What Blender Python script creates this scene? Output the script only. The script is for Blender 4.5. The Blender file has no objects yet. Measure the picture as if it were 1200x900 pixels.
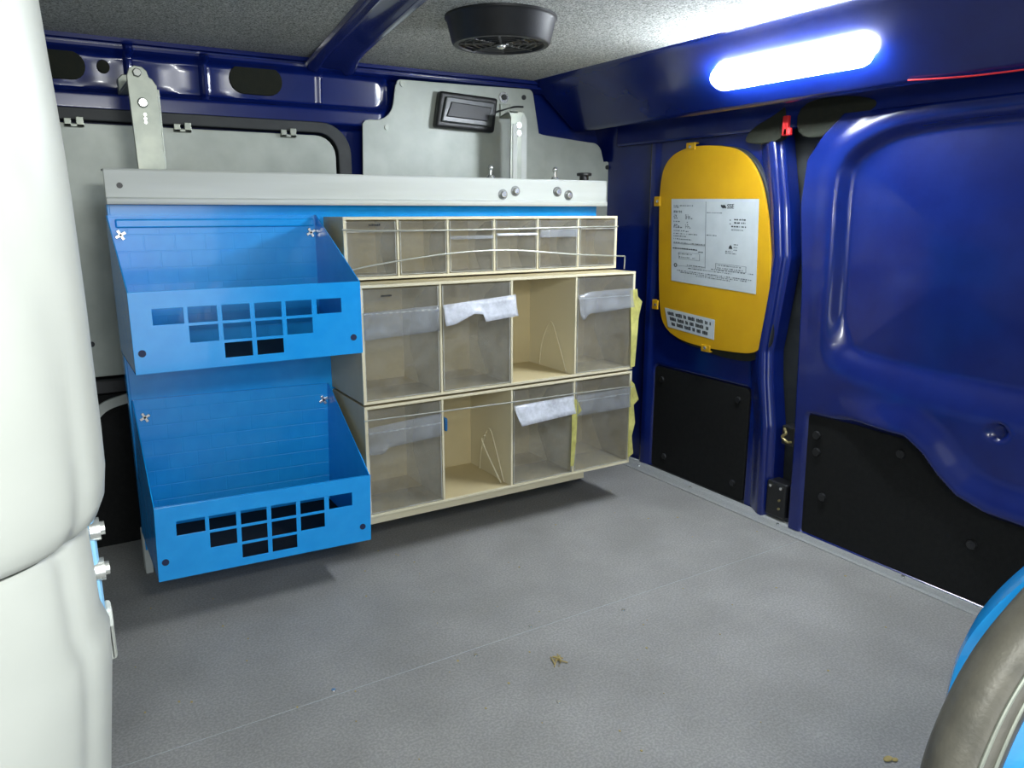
import bpy, bmesh, math, random
from mathutils import Vector, Matrix
random.seed(7)
S = bpy.context.scene
COL = S.collection
PI = math.pi

# ------------------------------------------------------------------ camera
cam_data = bpy.data.cameras.new('camera')
cam_data.sensor_width = 36.0
cam_data.lens = 892.993 / 1200 * 36.0
cam_data.clip_start = 0.01
cam = bpy.data.objects.new('camera', cam_data); COL.objects.link(cam)
CAM = Vector((-0.45103, -1.22804, 0.53940))
yaw, pit, roll = 0.549789, 0.224112, 0.000844
fw = Vector((math.sin(yaw)*math.cos(pit), math.cos(yaw)*math.cos(pit), -math.sin(pit)))
rt = Vector((math.cos(yaw), -math.sin(yaw), 0)); up = rt.cross(fw)
rt, up = rt*math.cos(roll)+up*math.sin(roll), up*math.cos(roll)-rt*math.sin(roll)
cam.matrix_world = Matrix(((rt.x, up.x, -fw.x, CAM.x), (rt.y, up.y, -fw.y, CAM.y), (rt.z, up.z, -fw.z, CAM.z), (0, 0, 0, 1)))
S.camera = cam

# ------------------------------------------------------------------ light
W = bpy.data.worlds.new('daylight'); S.world = W; W.use_nodes = True
W.node_tree.nodes['Background'].inputs[0].default_value = (0.80, 0.92, 1.0, 1)
W.node_tree.nodes['Background'].inputs[1].default_value = 0.20
LED_STRENGTH = 105.0
def area(name, loc, target, size, size_y, power, color):
    l = bpy.data.lights.new(name, 'AREA'); l.shape = 'RECTANGLE'; l.size = size; l.size_y = size_y
    l.energy = power; l.color = color
    o = bpy.data.objects.new(name, l); COL.objects.link(o); o.location = loc
    o.rotation_euler = (Vector(target)-Vector(loc)).to_track_quat('-Z', 'Y').to_euler()
    return o
# daylight coming in through the open side door behind the photographer
area('door_daylight', (-0.28, -2.3, 0.45), (-0.28, 0, 0.45), 1.10, 1.1, 9, (0.92, 0.97, 1.0))
# added soft fill above the photographer, no lamp known there
area('overhead_fill', (-0.22, -1.36, 0.80), (0.12, -0.1, 0.15), 0.22, 0.10, 4.2, (0.98, 1.0, 0.98))
# the camera's own flash
fl = bpy.data.lights.new('camera_flash', 'POINT'); fl.energy = 3.2; fl.shadow_soft_size = 0.018; fl.color = (0.97, 1.0, 0.97)
flo = bpy.data.objects.new('camera_flash', fl); COL.objects.link(flo); flo.location = CAM + up*0.045 - rt*0.02
S.view_settings.view_transform = 'Standard'; S.view_settings.look = 'None'
S.view_settings.gamma = 1.0; S.view_settings.use_curve_mapping = False
S.view_settings.exposure = 0.5
S.cycles.use_denoising = True
S.cycles.max_bounces = 10; S.cycles.transparent_max_bounces = 24
S.cycles.sample_clamp_indirect = 6.0

# ------------------------------------------------------------------ materials
def srgb(r, g, b):
    f = lambda c: (c/255/12.92) if c/255 <= 0.04045 else ((c/255+0.055)/1.055)**2.4
    return (f(r), f(g), f(b), 1)
def mat(name, col, rough=0.5, metal=0.0, col2=None, nscale=30, bump=0.0, bscale=200, coat=0.0, spec=0.5, detail=4, stretch=None, ramp=(0.35, 0.65)):
    m = bpy.data.materials.new(name); m.use_nodes = True
    nt = m.node_tree; b = nt.nodes['Principled BSDF']
    b.inputs['Base Color'].default_value = col
    b.inputs['Roughness'].default_value = rough
    b.inputs['Metallic'].default_value = metal
    b.inputs['Specular IOR Level'].default_value = spec
    b.inputs['Coat Weight'].default_value = coat
    b.inputs['Coat Roughness'].default_value = 0.06
    tc = nt.nodes.new('ShaderNodeTexCoord'); vec = tc.outputs['Object']
    if stretch:
        mp = nt.nodes.new('ShaderNodeMapping'); mp.inputs['Scale'].default_value = stretch
        nt.links.new(vec, mp.inputs[0]); vec = mp.outputs[0]
    if col2:
        n = nt.nodes.new('ShaderNodeTexNoise'); n.inputs['Scale'].default_value = nscale; n.inputs['Detail'].default_value = detail
        nt.links.new(vec, n.inputs['Vector'])
        r = nt.nodes.new('ShaderNodeValToRGB')
        r.color_ramp.elements[0].position = ramp[0]; r.color_ramp.elements[1].position = ramp[1]
        r.color_ramp.elements[0].color = col; r.color_ramp.elements[1].color = col2
        nt.links.new(n.outputs['Fac'], r.inputs[0]); nt.links.new(r.outputs[0], b.inputs['Base Color'])
    if bump:
        n2 = nt.nodes.new('ShaderNodeTexNoise'); n2.inputs['Scale'].default_value = bscale; n2.inputs['Detail'].default_value = 3
        nt.links.new(vec, n2.inputs['Vector'])
        bp = nt.nodes.new('ShaderNodeBump'); bp.inputs['Strength'].default_value = bump; bp.inputs['Distance'].default_value = 0.002
        nt.links.new(n2.outputs['Fac'], bp.inputs['Height']); nt.links.new(bp.outputs[0], b.inputs['Normal'])
    return m
def clear_mat(name, tint, haze, hazecol, rough=0.12):
    """thin scratched clear plastic: see-through, partly hazed by dust, with a gloss"""
    m = bpy.data.materials.new(name); m.use_nodes = True; nt = m.node_tree; nt.nodes.clear()
    out = nt.nodes.new('ShaderNodeOutputMaterial')
    tr = nt.nodes.new('ShaderNodeBsdfTransparent'); tr.inputs[0].default_value = tint
    df = nt.nodes.new('ShaderNodeBsdfDiffuse'); df.inputs[0].default_value = hazecol
    gl = nt.nodes.new('ShaderNodeBsdfGlossy'); gl.inputs['Roughness'].default_value = rough
    tc = nt.nodes.new('ShaderNodeTexCoord')
    n = nt.nodes.new('ShaderNodeTexNoise'); n.inputs['Scale'].default_value = 26; n.inputs['Detail'].default_value = 6; n.inputs['Roughness'].default_value = 0.7
    nt.links.new(tc.outputs['Object'], n.inputs['Vector'])
    mr = nt.nodes.new('ShaderNodeMapRange'); mr.inputs[1].default_value = 0.3; mr.inputs[2].default_value = 0.75
    mr.inputs[3].default_value = haze*0.5; mr.inputs[4].default_value = min(1, haze*1.7)
    nt.links.new(n.outputs['Fac'], mr.inputs[0])
    mx = nt.nodes.new('ShaderNodeMixShader'); nt.links.new(mr.outputs[0], mx.inputs[0]); nt.links.new(tr.outputs[0], mx.inputs[1]); nt.links.new(df.outputs[0], mx.inputs[2])
    lw = nt.nodes.new('ShaderNodeLayerWeight'); lw.inputs[0].default_value = 0.5
    pw = nt.nodes.new('ShaderNodeMath'); pw.operation = 'POWER'; pw.inputs[1].default_value = 5.0; nt.links.new(lw.outputs['Facing'], pw.inputs[0])
    fr = nt.nodes.new('ShaderNodeMath'); fr.operation = 'MULTIPLY_ADD'; fr.inputs[1].default_value = 0.35; fr.inputs[2].default_value = 0.03; nt.links.new(pw.outputs[0], fr.inputs[0])
    m2 = nt.nodes.new('ShaderNodeMixShader'); nt.links.new(fr.outputs[0], m2.inputs[0]); nt.links.new(mx.outputs[0], m2.inputs[1]); nt.links.new(gl.outputs[0], m2.inputs[2])
    nt.links.new(m2.outputs[0], out.inputs[0])
    return m
M = {}
M['body'] = mat('blue_body_paint', srgb(7, 24, 89), 0.24, 0, srgb(9, 29, 97), 14, 0.02, 60, coat=0.3)
M['tray'] = mat('blue_powder_coat', srgb(16, 146, 224), 0.22, 0, srgb(24, 152, 228), 40, 0.03, 500, coat=0.2)
M['white_body'] = mat('white_moulded_plastic', srgb(160, 163, 157), 0.45, 0, srgb(170, 173, 167), 8, 0.03, 120)
M['rail'] = mat('pale_painted_steel', srgb(198, 202, 196), 0.5, 0, srgb(186, 190, 182), 9, 0.05, 90, stretch=(0.3, 1, 3))
M['galv'] = mat('galvanised_steel', srgb(158, 162, 150), 0.42, 0.55, srgb(140, 146, 136), 30, 0.05, 120)
M['zinc'] = mat('bright_zinc', srgb(214, 216, 212), 0.25, 0.85)
M['sheet'] = mat('grey_sheet_panel', srgb(176, 182, 172), 0.42, 0.1, srgb(160, 166, 156), 16, 0.05, 60, detail=8)
M['cream'] = mat('cream_plastic', srgb(198, 184, 144), 0.5, 0, srgb(188, 174, 134), 10, 0.03, 90)
M['creamface'] = mat('cream_plastic_edge', srgb(212, 204, 174), 0.45)
M['clear'] = clear_mat('scratched_clear_plastic', (0.97, 0.97, 0.96, 1), 0.13, srgb(180, 178, 168))
M['clearedge'] = clear_mat('clear_plastic_edge', (0.85, 0.85, 0.84, 1), 0.5, srgb(205, 205, 196))
M['tape'] = clear_mat('dusty_clear_tape', (0.88, 0.89, 0.91, 1), 0.17, srgb(205, 210, 214), 0.2)
M['tapewhite'] = clear_mat('crumpled_white_tape', (0.9, 0.9, 0.92, 1), 0.55, srgb(226, 230, 238), 0.18)
M['tapeyellow'] = clear_mat('yellowed_tape', (0.9, 0.9, 0.6, 1), 0.6, srgb(214, 210, 128), 0.3)
M['yellow'] = mat('yellow_painted_board', srgb(186, 144, 4), 0.5, 0, srgb(176, 134, 2), 12, 0.08, 160)
M['paper'] = mat('white_paper', srgb(172, 180, 182), 0.6, 0, srgb(164, 172, 174), 30)
M['ink'] = mat('black_ink', srgb(34, 38, 40), 0.7)
M['inkgrey'] = mat('grey_ink', srgb(96, 102, 104), 0.7)
M['black'] = mat('black_plastic', srgb(20, 21, 22), 0.42, 0, srgb(26, 27, 28), 60, 0.06, 300)
M['lining'] = mat('black_lining_board', srgb(13, 14, 14), 0.75, 0, srgb(19, 20, 19), 120, 0.2, 500, spec=0.25)
M['rubber'] = mat('dark_rubber', srgb(30, 34, 36), 0.55, 0, srgb(40, 44, 44), 30)
M['olive'] = mat('olive_black_matte', srgb(32, 35, 29), 0.9, 0, srgb(36, 38, 30), 90, 0.2, 400, spec=0.2)
M['lampgrey'] = mat('smoked_lamp_lens', srgb(54, 58, 58), 0.3, 0, srgb(66, 70, 68), 50)
M['alu'] = mat('aluminium_strip', srgb(168, 170, 168), 0.5, 0.15, srgb(150, 152, 150), 300)
M['boltsteel'] = mat('dull_bolt_steel', srgb(130, 132, 128), 0.35, 0.8)
M['wire'] = mat('galvanised_wire', srgb(176, 178, 168), 0.4, 0.5)
M['red'] = mat('red_plastic', srgb(196, 30, 34), 0.5)
M['peg'] = mat('blue_plastic_peg', srgb(20, 96, 150), 0.4)
M['straw'] = mat('pale_straw', srgb(170, 152, 96), 0.8)
M['brass'] = mat('yellow_passivated_steel', srgb(150, 138, 92), 0.45, 0.6)
M['sealgrey'] = mat('grey_seal_tube', srgb(100, 97, 87), 0.4, 0.1, srgb(84, 82, 74), 50, 0.12, 400)
M['seamdark'] = mat('crease', srgb(150, 154, 150), 0.6)
M['skyplast'] = mat('pale_blue_plastic', srgb(126, 178, 214), 0.4)
# headliner felt
def felt():
    m = mat('grey_headliner_felt', srgb(126, 128, 122), 0.95, 0, srgb(208, 210, 204), 420, 0.6, 700, spec=0.1, ramp=(0.38, 0.62)); return m
M['felt'] = felt()
# floor vinyl : grey, scuffed and dusty
def floor_mat():
    m = mat('grey_floor_vinyl', srgb(138, 137, 133), 0.62, 0, srgb(152, 151, 147), 7, 0.15, 700, detail=8, spec=0.35)
    nt = m.node_tree; b = nt.nodes['Principled BSDF']; src = b.inputs['Base Color'].links[0].from_socket
    tc = nt.nodes.new('ShaderNodeTexCoord')
    n = nt.nodes.new('ShaderNodeTexNoise'); n.inputs['Scale'].default_value = 300; n.inputs['Detail'].default_value = 2
    nt.links.new(tc.outputs['Object'], n.inputs['Vector'])
    r = nt.nodes.new('ShaderNodeValToRGB'); r.color_ramp.elements[0].position = 0.4; r.color_ramp.elements[1].position = 0.62
    r.color_ramp.elements[0].color = (0.86, 0.86, 0.87, 1); r.color_ramp.elements[1].color = (1.12, 1.12, 1.12, 1)
    nt.links.new(n.outputs['Fac'], r.inputs[0])
    mx = nt.nodes.new('ShaderNodeMix'); mx.data_type = 'RGBA'; mx.blend_type = 'MULTIPLY'; mx.inputs[0].default_value = 1
    nt.links.new(src, mx.inputs[6]); nt.links.new(r.outputs[0], mx.inputs[7])
    # pale scuffs, stretched along the boards
    mp = nt.nodes.new('ShaderNodeMapping'); mp.inputs['Scale'].default_value = (3, 11, 1); mp.inputs['Rotation'].default_value = (0, 0, 0.25)
    nt.links.new(tc.outputs['Object'], mp.inputs[0])
    s = nt.nodes.new('ShaderNodeTexNoise'); s.inputs['Scale'].default_value = 5; s.inputs['Detail'].default_value = 9; s.inputs['Roughness'].default_value = 0.75
    nt.links.new(mp.outputs[0], s.inputs['Vector'])
    r2 = nt.nodes.new('ShaderNodeValToRGB'); r2.color_ramp.elements[0].position = 0.60; r2.color_ramp.elements[1].position = 0.78
    r2.color_ramp.elements[0].color = (0, 0, 0, 1); r2.color_ramp.elements[1].color = (0.5, 0.5, 0.5, 1)
    nt.links.new(s.outputs['Fac'], r2.inputs[0])
    m3 = nt.nodes.new('ShaderNodeMix'); m3.data_type = 'RGBA'; m3.inputs[7].default_value = srgb(182, 182, 178)
    nt.links.new(r2.outputs[0], m3.inputs[0]); nt.links.new(mx.outputs[2], m3.inputs[6]); nt.links.new(m3.outputs[2], b.inputs['Base Color'])
    return m
M['floor'] = floor_mat()
# tray back: blue with a faint pressed pattern of rectangles
def pressed_mat():
    m = mat('pressed_blue_steel', srgb(16, 146, 224), 0.3, 0, srgb(24, 152, 228), 40, 0, coat=0.25)
    nt = m.node_tree; b = nt.nodes['Principled BSDF']
    tc = nt.nodes.new('ShaderNodeTexCoord')
    sx = nt.nodes.new('ShaderNodeSeparateXYZ'); cx = nt.nodes.new('ShaderNodeCombineXYZ')
    nt.links.new(tc.outputs['Object'], sx.inputs[0]); nt.links.new(sx.outputs[0], cx.inputs[0]); nt.links.new(sx.outputs[2], cx.inputs[1])
    br = nt.nodes.new('ShaderNodeTexBrick'); br.inputs['Scale'].default_value = 1.0
    br.inputs['Brick Width'].default_value = 0.047; br.inputs['Row Height'].default_value = 0.027; br.inputs['Mortar Size'].default_value = 0.0013
    br.inputs['Mortar Smooth'].default_value = 0.3
    nt.links.new(cx.outputs[0], br.inputs['Vector'])
    bp = nt.nodes.new('ShaderNodeBump'); bp.invert = True; bp.inputs['Strength'].default_value = 0.35; bp.inputs['Distance'].default_value = 0.0015
    nt.links.new(br.outputs['Fac'], bp.inputs['Height']); nt.links.new(bp.outputs[0], b.inputs['Normal'])
    return m
M['pressed'] = pressed_mat()
def emit(name, col, s):
    m = bpy.data.materials.new(name); m.use_nodes = True; b = m.node_tree.nodes['Principled BSDF']
    b.inputs['Base Color'].default_value = (0.9, 0.9, 0.9, 1)
    b.inputs['Emission Color'].default_value = col; b.inputs['Emission Strength'].default_value = s
    return m
M['led'] = emit('lit_lamp_diffuser', (0.86, 0.93, 1.0, 1), LED_STRENGTH)

# ------------------------------------------------------------------ helpers
def add_box(bm, a, b):
    x0, y0, z0 = a; x1, y1, z1 = b
    v = [bm.verts.new(p) for p in ((x0,y0,z0),(x1,y0,z0),(x1,y1,z0),(x0,y1,z0),(x0,y0,z1),(x1,y0,z1),(x1,y1,z1),(x0,y1,z1))]
    for f in ((0,3,2,1),(4,5,6,7),(0,1,5,4),(1,2,6,5),(2,3,7,6),(3,0,4,7)): bm.faces.new([v[i] for i in f])
def add_cyl(bm, p0, p1, r0, r1=None, n=20, caps=True):
    r1 = r0 if r1 is None else r1
    p0 = Vector(p0); p1 = Vector(p1); d = (p1-p0).normalized()
    a = d.orthogonal().normalized(); b = d.cross(a)
    A = [bm.verts.new(p0+(a*math.cos(2*PI*i/n)+b*math.sin(2*PI*i/n))*r0) for i in range(n)]
    B = [bm.verts.new(p1+(a*math.cos(2*PI*i/n)+b*math.sin(2*PI*i/n))*r1) for i in range(n)]
    for i in range(n): bm.faces.new((A[i], A[(i+1)%n], B[(i+1)%n], B[i]))
    if caps: bm.faces.new(A[::-1]); bm.faces.new(B)
def add_ball(bm, c, r, sc=(1,1,1)):
    bmesh.ops.create_uvsphere(bm, u_segments=16, v_segments=10, radius=r, matrix=Matrix.Translation(c) @ Matrix.Diagonal((*sc, 1)))
def add_tube(bm, pts, r, n=10, caps=True, radii=None):
    pts = [Vector(p) for p in pts]; rings = []; prev = None
    for i, p in enumerate(pts):
        d = (pts[min(i+1, len(pts)-1)]-pts[max(i-1, 0)]).normalized()
        if prev is None: a = d.orthogonal().normalized()
        else: a = (prev-d*prev.dot(d)).normalized()
        prev = a; b = d.cross(a); rr = radii[i] if radii else r
        rings.append([bm.verts.new(p+(a*math.cos(2*PI*k/n)+b*math.sin(2*PI*k/n))*rr) for k in range(n)])
    for A, B in zip(rings, rings[1:]):
        for k in range(n): bm.faces.new((A[k], A[(k+1)%n], B[(k+1)%n], B[k]))
    if caps: bm.faces.new(rings[0][::-1]); bm.faces.new(rings[-1])
def curve(pts, n=8):
    """Catmull-Rom through points"""
    P = [Vector(p) for p in pts]; P = [2*P[0]-P[1]]+P+[2*P[-1]-P[-2]]; out = []
    for i in range(1, len(P)-2):
        for k in range(n):
            t = k/n; a, b, c, d = P[i-1], P[i], P[i+1], P[i+2]
            out.append(0.5*((2*b)+(c-a)*t+(2*a-5*b+4*c-d)*t*t+(3*b-a-3*c+d)*t**3))
    out.append(P[-2]); return out
def smooth_poly(pts, it=3):
    for _ in range(it):
        q = []
        for a, b in zip(pts, pts[1:]+pts[:1]):
            q += [(a[0]*.75+b[0]*.25, a[1]*.75+b[1]*.25), (a[0]*.25+b[0]*.75, a[1]*.25+b[1]*.75)]
        pts = q
    return pts
def add_prism(bm, poly, ax, v0, v1):
    """extrude a 2-D polygon along axis ax (0: poly is (y,z), 1: (x,z), 2: (x,y))"""
    def P(p, v): return {0: (v, p[0], p[1]), 1: (p[0], v, p[1]), 2: (p[0], p[1], v)}[ax]
    A = [bm.verts.new(P(p, v0)) for p in poly]; B = [bm.verts.new(P(p, v1)) for p in poly]; n = len(poly)
    bm.faces.new(A); bm.faces.new(B[::-1])
    for i in range(n): bm.faces.new((A[i], B[i], B[(i+1)%n], A[(i+1)%n]))
def rrect(x0, y0, x1, y1, r, n=6):
    out = []
    for cx, cy, a0 in ((x1-r, y1-r, 0), (x0+r, y1-r, PI/2), (x0+r, y0+r, PI), (x1-r, y0+r, 1.5*PI)):
        for k in range(n+1):
            a = a0+PI/2*k/n; out.append((cx+r*math.cos(a), cy+r*math.sin(a)))
    return out
def ell(cx, cy, rx, ry, n=28): return [(cx+rx*math.cos(2*PI*i/n), cy+ry*math.sin(2*PI*i/n)) for i in range(n)]
def stadium(cx, cy, hw, hh, n=10):
    out = []
    for i in range(n+1): a = -PI/2+PI*i/n; out.append((cx+hw-hh+hh*math.cos(a), cy+hh*math.sin(a)))
    for i in range(n+1): a = PI/2+PI*i/n; out.append((cx-hw+hh+hh*math.cos(a), cy+hh*math.sin(a)))
    return out
def wloc(o):
    v = Vector((0, 0, 0))
    while o: v += o.location; o = o.parent
    return v
def obj(name, bm, m, parent=None, bevel=0.0, smooth=False, weld=False, seg=2, sharp=40):
    """link a bmesh, built in scene coordinates, as ONE mesh object under parent"""
    if weld: bmesh.ops.remove_doubles(bm, verts=bm.verts, dist=1e-5)
    bmesh.ops.recalc_face_normals(bm, faces=bm.faces)
    if parent: bmesh.ops.translate(bm, verts=bm.verts, vec=-wloc(parent))
    me = bpy.data.meshes.new(name); bm.to_mesh(me); bm.free()
    me.materials.append(M[m] if isinstance(m, str) else m)
    o = bpy.data.objects.new(name, me); COL.objects.link(o); o.parent = parent
    if smooth:
        for p in me.polygons: p.use_smooth = True
        me.set_sharp_from_angle(angle=math.radians(sharp))
    if bevel:
        b = o.modifiers.new('bevel', 'BEVEL'); b.width = bevel; b.segments = seg; b.limit_method = 'ANGLE'; b.angle_limit = math.radians(40)
    return o
def origin_to(o, p):
    """move a top-level mesh's origin to p without moving its shape"""
    p = Vector(p); o.data.transform(Matrix.Translation(-p)); o.location = p
def box(name, a, b, m, parent=None, bevel=0.0):
    bm = bmesh.new(); add_box(bm, a, b); return obj(name, bm, m, parent, bevel)
def prism(name, poly, ax, v0, v1, m, parent=None, bevel=0.0, smooth=False):
    bm = bmesh.new(); add_prism(bm, poly, ax, v0, v1); return obj(name, bm, m, parent, bevel, smooth)
def cyl(name, p0, p1, r, m, parent=None, r1=None, n=20, bevel=0.0):
    bm = bmesh.new(); add_cyl(bm, p0, p1, r, r1, n); return obj(name, bm, m, parent, bevel, True)
def tube(name, pts, r, m, parent=None, n=10):
    bm = bmesh.new(); add_tube(bm, pts, r, n); return obj(name, bm, m, parent, 0, True)
def thing(name, label, cat, loc, group=None):
    o = bpy.data.objects.new(name, None); COL.objects.link(o); o.location = loc; o.empty_display_size = 0.05
    o['label'] = label; o['category'] = cat
    if group: o['group'] = group
    return o
def tag(o, label, cat, group=None):
    o['label'] = label; o['category'] = cat
    if group: o['group'] = group
    return o
def struct(o, label=None):
    o['kind'] = 'structure'
    if label: o['label'] = label
    return o
def sm(a, b, x):
    t = max(0.0, min(1.0, (x-a)/(b-a))) if a != b else float(x > a)
    return t*t*(3-2*t)
def sdpoly(p, poly):
    """signed distance, negative inside"""
    x, y = p; d = 1e9; ins = False; n = len(poly)
    for i in range(n):
        x0, y0 = poly[i]; x1, y1 = poly[i-1]
        ex, ey = x1-x0, y1-y0; wx, wy = x-x0, y-y0
        t = max(0, min(1, (wx*ex+wy*ey)/(ex*ex+ey*ey+1e-12)))
        d = min(d, (wx-ex*t)**2+(wy-ey*t)**2)
        if (y0 > y) != (y1 > y) and x < (x1-x0)*(y-y0)/(y1-y0)+x0: ins = not ins
    d = math.sqrt(d); return -d if ins else d
def sheet(us, vs, fn, thick):
    """pressed sheet: fn(u,v)->(x,y,z); thick is the vector to its back skin"""
    bm = bmesh.new(); T = Vector(thick); G = []
    for v in vs: G.append([bm.verts.new(fn(u, v)) for u in us])
    nu, nv = len(us), len(vs)
    for j in range(nv-1):
        for i in range(nu-1): bm.faces.new((G[j][i], G[j][i+1], G[j+1][i+1], G[j+1][i]))
    rim = [G[0][i] for i in range(nu)]+[G[j][-1] for j in range(1, nv)]+[G[-1][i] for i in range(nu-2, -1, -1)]+[G[j][0] for j in range(nv-2, 0, -1)]
    back = [bm.verts.new(v.co+T) for v in rim]; n = len(rim)
    for i in range(n): bm.faces.new((rim[i], rim[(i+1)%n], back[(i+1)%n], back[i]))
    return bm
def span(a, b, step): n = max(1, round((b-a)/step)); return [a+(b-a)*i/n for i in range(n+1)]

FL = -0.09          # floor top
CE = 0.832          # ceiling
XR = 0.80           # rear door plane
YB = 0.38           # side wall of the van

# ================================================================== STRUCTURE
# ---- floor: two sheets butted together
floor = thing('floor', '', '', (0, 0, FL)); del floor['label'], floor['category']; struct(floor, 'grey vinyl covered load floor of two boards')
b1 = box('board', (-1.0, -0.3397, FL-0.014), (0.80, 0.45, FL), 'floor', floor, 0.0006)
b2 = box('board', (-1.0, -1.55, FL-0.014), (0.80, -0.3407, FL), 'floor', floor, 0.0006)
bm = bmesh.new(); add_box(bm, (-1.0, -0.36, FL-0.02), (0.80, -0.32, FL-0.0004)); obj('joint_backing', bm, 'paper', floor)
for x, y in ((-0.181, -0.329), (0.133, -0.331), (0.287, -0.368), (0.481, 0.30), (0.063, -0.508), (0.022, -0.356)):
    bm = bmesh.new(); add_cyl(bm, (x, y, FL-0.002), (x, y, FL+0.0012), 0.0042, 0.003, 12); obj('screw', bm, 'zinc', floor, 0, True)
bm = bmesh.new()   # dust specks and scrapes trodden into the floor
for k in range(90):
    x = random.uniform(-0.45, 0.75); y = random.uniform(-0.95, 0.1); r = random.uniform(0.0005, 0.0013)
    add_box(bm, (x-r, y-r*random.uniform(.6, 1.8), FL-0.0005), (x+r, y+r, FL+0.0008))
o = obj('dust_specks', bm, 'straw', floor); o['kind'] = 'stuff'
# ---- ceiling
ce = box('ceiling', (-1.0, -1.55, CE), (0.60, 0.42, CE+0.02), 'felt'); struct(ce, 'grey flecked felt headliner')
# ---- roof bow crossing the headliner
def bow(t, w):   # centre line of the bow, t 0 at the side wall
    a = Vector((0.087, 0.335, 0)); b = Vector((0.022, -0.10, 0)); c = a+(b-a)*t
    return c
bm = bmesh.new()
prof = [(-0.045, 0.002), (-0.040, -0.010), (-0.024, -0.013), (-0.018, -0.005), (0.016, -0.006), (0.026, -0.014), (0.040, -0.011), (0.046, 0.002)]
rings = []
for t in (-0.08, 0, 0.05, 0.15, 0.3, 0.6, 1.0, 1.6, 2.4, 3.2):
    c = bow(t, 0); drop = 0.012*math.exp(-max(t, 0)*9); wd = 1.0+0.25*math.exp(-max(t, 0)*7) if t < 2 else 1.0
    rings.append([bm.verts.new((c.x+p*wd*0.95, c.y, CE+q-drop)) for p, q in prof])
for A, B in zip(rings, rings[1:]):
    for i in range(len(prof)-1): bm.faces.new((A[i], A[i+1], B[i+1], B[i]))
bm.faces.new(rings[0]); bm.faces.new(rings[-1][::-1])
for A, B in zip(rings, rings[1:]): bm.faces.new((A[0], B[0], B[-1], A[-1]))
struct(obj('trim_3', bm, 'body', None, 0.003, True), 'blue painted roof bow across the headliner')

# ---- back wall (the van's far side): pressed blue upper panel
recess = rrect(-0.90, 0.742, 0.212, 0.808, 0.022, 4)
pocket = rrect(-0.45, 0.24, 0.10, 0.694, 0.05, 5)
def upper(u, v):
    y = YB
    y -= 0.034*sm(0.806, 0.814, v)                       # roof rail stands proud
    y += 0.007*sm(0.819, 0.8205, v)*(1-sm(0.8225, 0.824, v))
    y -= 0.030*sm(0.700, 0.712, v)*(1-sm(0.806, 0.814, v))*sm(0.24, 0.19, u)   # boxed section
    d = sdpoly((u, v), recess)
    y += 0.020*sm(0.006, -0.008, d)*sm(0.24, 0.19, u)    # recess pressed into it
    if d < 0:                                            # dished towards the load space, tilt and ripple shaped to return a glow
        y += (v-0.775)*-0.10*sm(0, -0.01, d)+0.0022*math.sin(u*63+22.04)*sm(0, -0.02, d)*sm(-0.02, -0.07, u)
    for bx, z0, z1, w, hgt in ((-0.277, 0.735, 0.826, 0.0085, 0.014), (-0.150, 0.740, 0.822, 0.0085, 0.014), (0.070, 0.742, 0.812, 0.004, 0.004)):
        y -= hgt*sm(w, w*0.35, abs(u-bx))*sm(z0, z0+0.008, v)*sm(z1, z1-0.008, v)
    return (u, y, v)
wb = obj('wall_back', sheet(span(-1.0, 0.82, 0.0042), span(0.60, 0.836, 0.0022), upper, (0, 0.05, 0)), 'body', None, 0, True); struct(wb, 'blue pressed steel side wall above the shelving')
for nm, poly in (('hole_cover', stadium(-0.385, 0.783, 0.040, 0.0235)), ('hole_cover', stadium(-0.055, 0.784, 0.050, 0.0265)), ('hole_cover', ell(-0.317, 0.785, 0.010, 0.011, 18))):
    prism(nm, poly, 1, YB-0.0175, YB+0.002, 'olive', wb, 0.0015)
bm = bmesh.new(); add_box(bm, (-1.0, YB+0.002, 0.19), (0.82, YB+0.03, 0.62)); obj('lower_skin', bm, 'body', wb)
bm = bmesh.new(); add_box(bm, (-1.0, YB-0.045, FL), (0.80, YB+0.03, 0.205)); obj('lining', bm, 'lining', wb)
bm = bmesh.new()
arch = curve([(-0.46, YB-0.050, -0.06), (-0.425, YB-0.050, 0.09), (-0.395, YB-0.050, 0.165), (-0.345, YB-0.050, 0.190), (-0.24, YB-0.050, 0.196), (0.1, YB-0.050, 0.196)], 6)
nrmz = [Vector((-(arch[min(i+1, len(arch)-1)]-arch[max(i-1, 0)]).z, 0, (arch[min(i+1, len(arch)-1)]-arch[max(i-1, 0)]).x)).normalized() for i in range(len(arch))]
ribbon = [(p-n*0.004) for p, n in zip(arch, nrmz)]+[(p+n*0.013) for p, n in zip(arch, nrmz)][::-1]
prism('arch_flange', [(p.x, p.z) for p in ribbon], 1, YB-0.052, YB-0.043, 'rail', wb)
# ---- rear corner pillar and the inside of the rear end
def corner(u, v):    # u along y, v along z
    x = XR+0.012-0.03*sm(0.66, 0.80, v)
    x -= 0.016*sm(0.19, 0.33, u)
    return (x, u, v)
wr = obj('wall_right', sheet(span(0.19, 0.40, 0.007), span(FL, 0.80, 0.02), corner, (0.04, 0, 0)), 'body', None, 0, True); struct(wr, 'dark blue rear corner pillar')
# back skin behind the doors
box('door_frame', (XR+0.035, -1.55, FL-0.02), (XR+0.06, 0.20, 0.75), 'rubber', wr)
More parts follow.
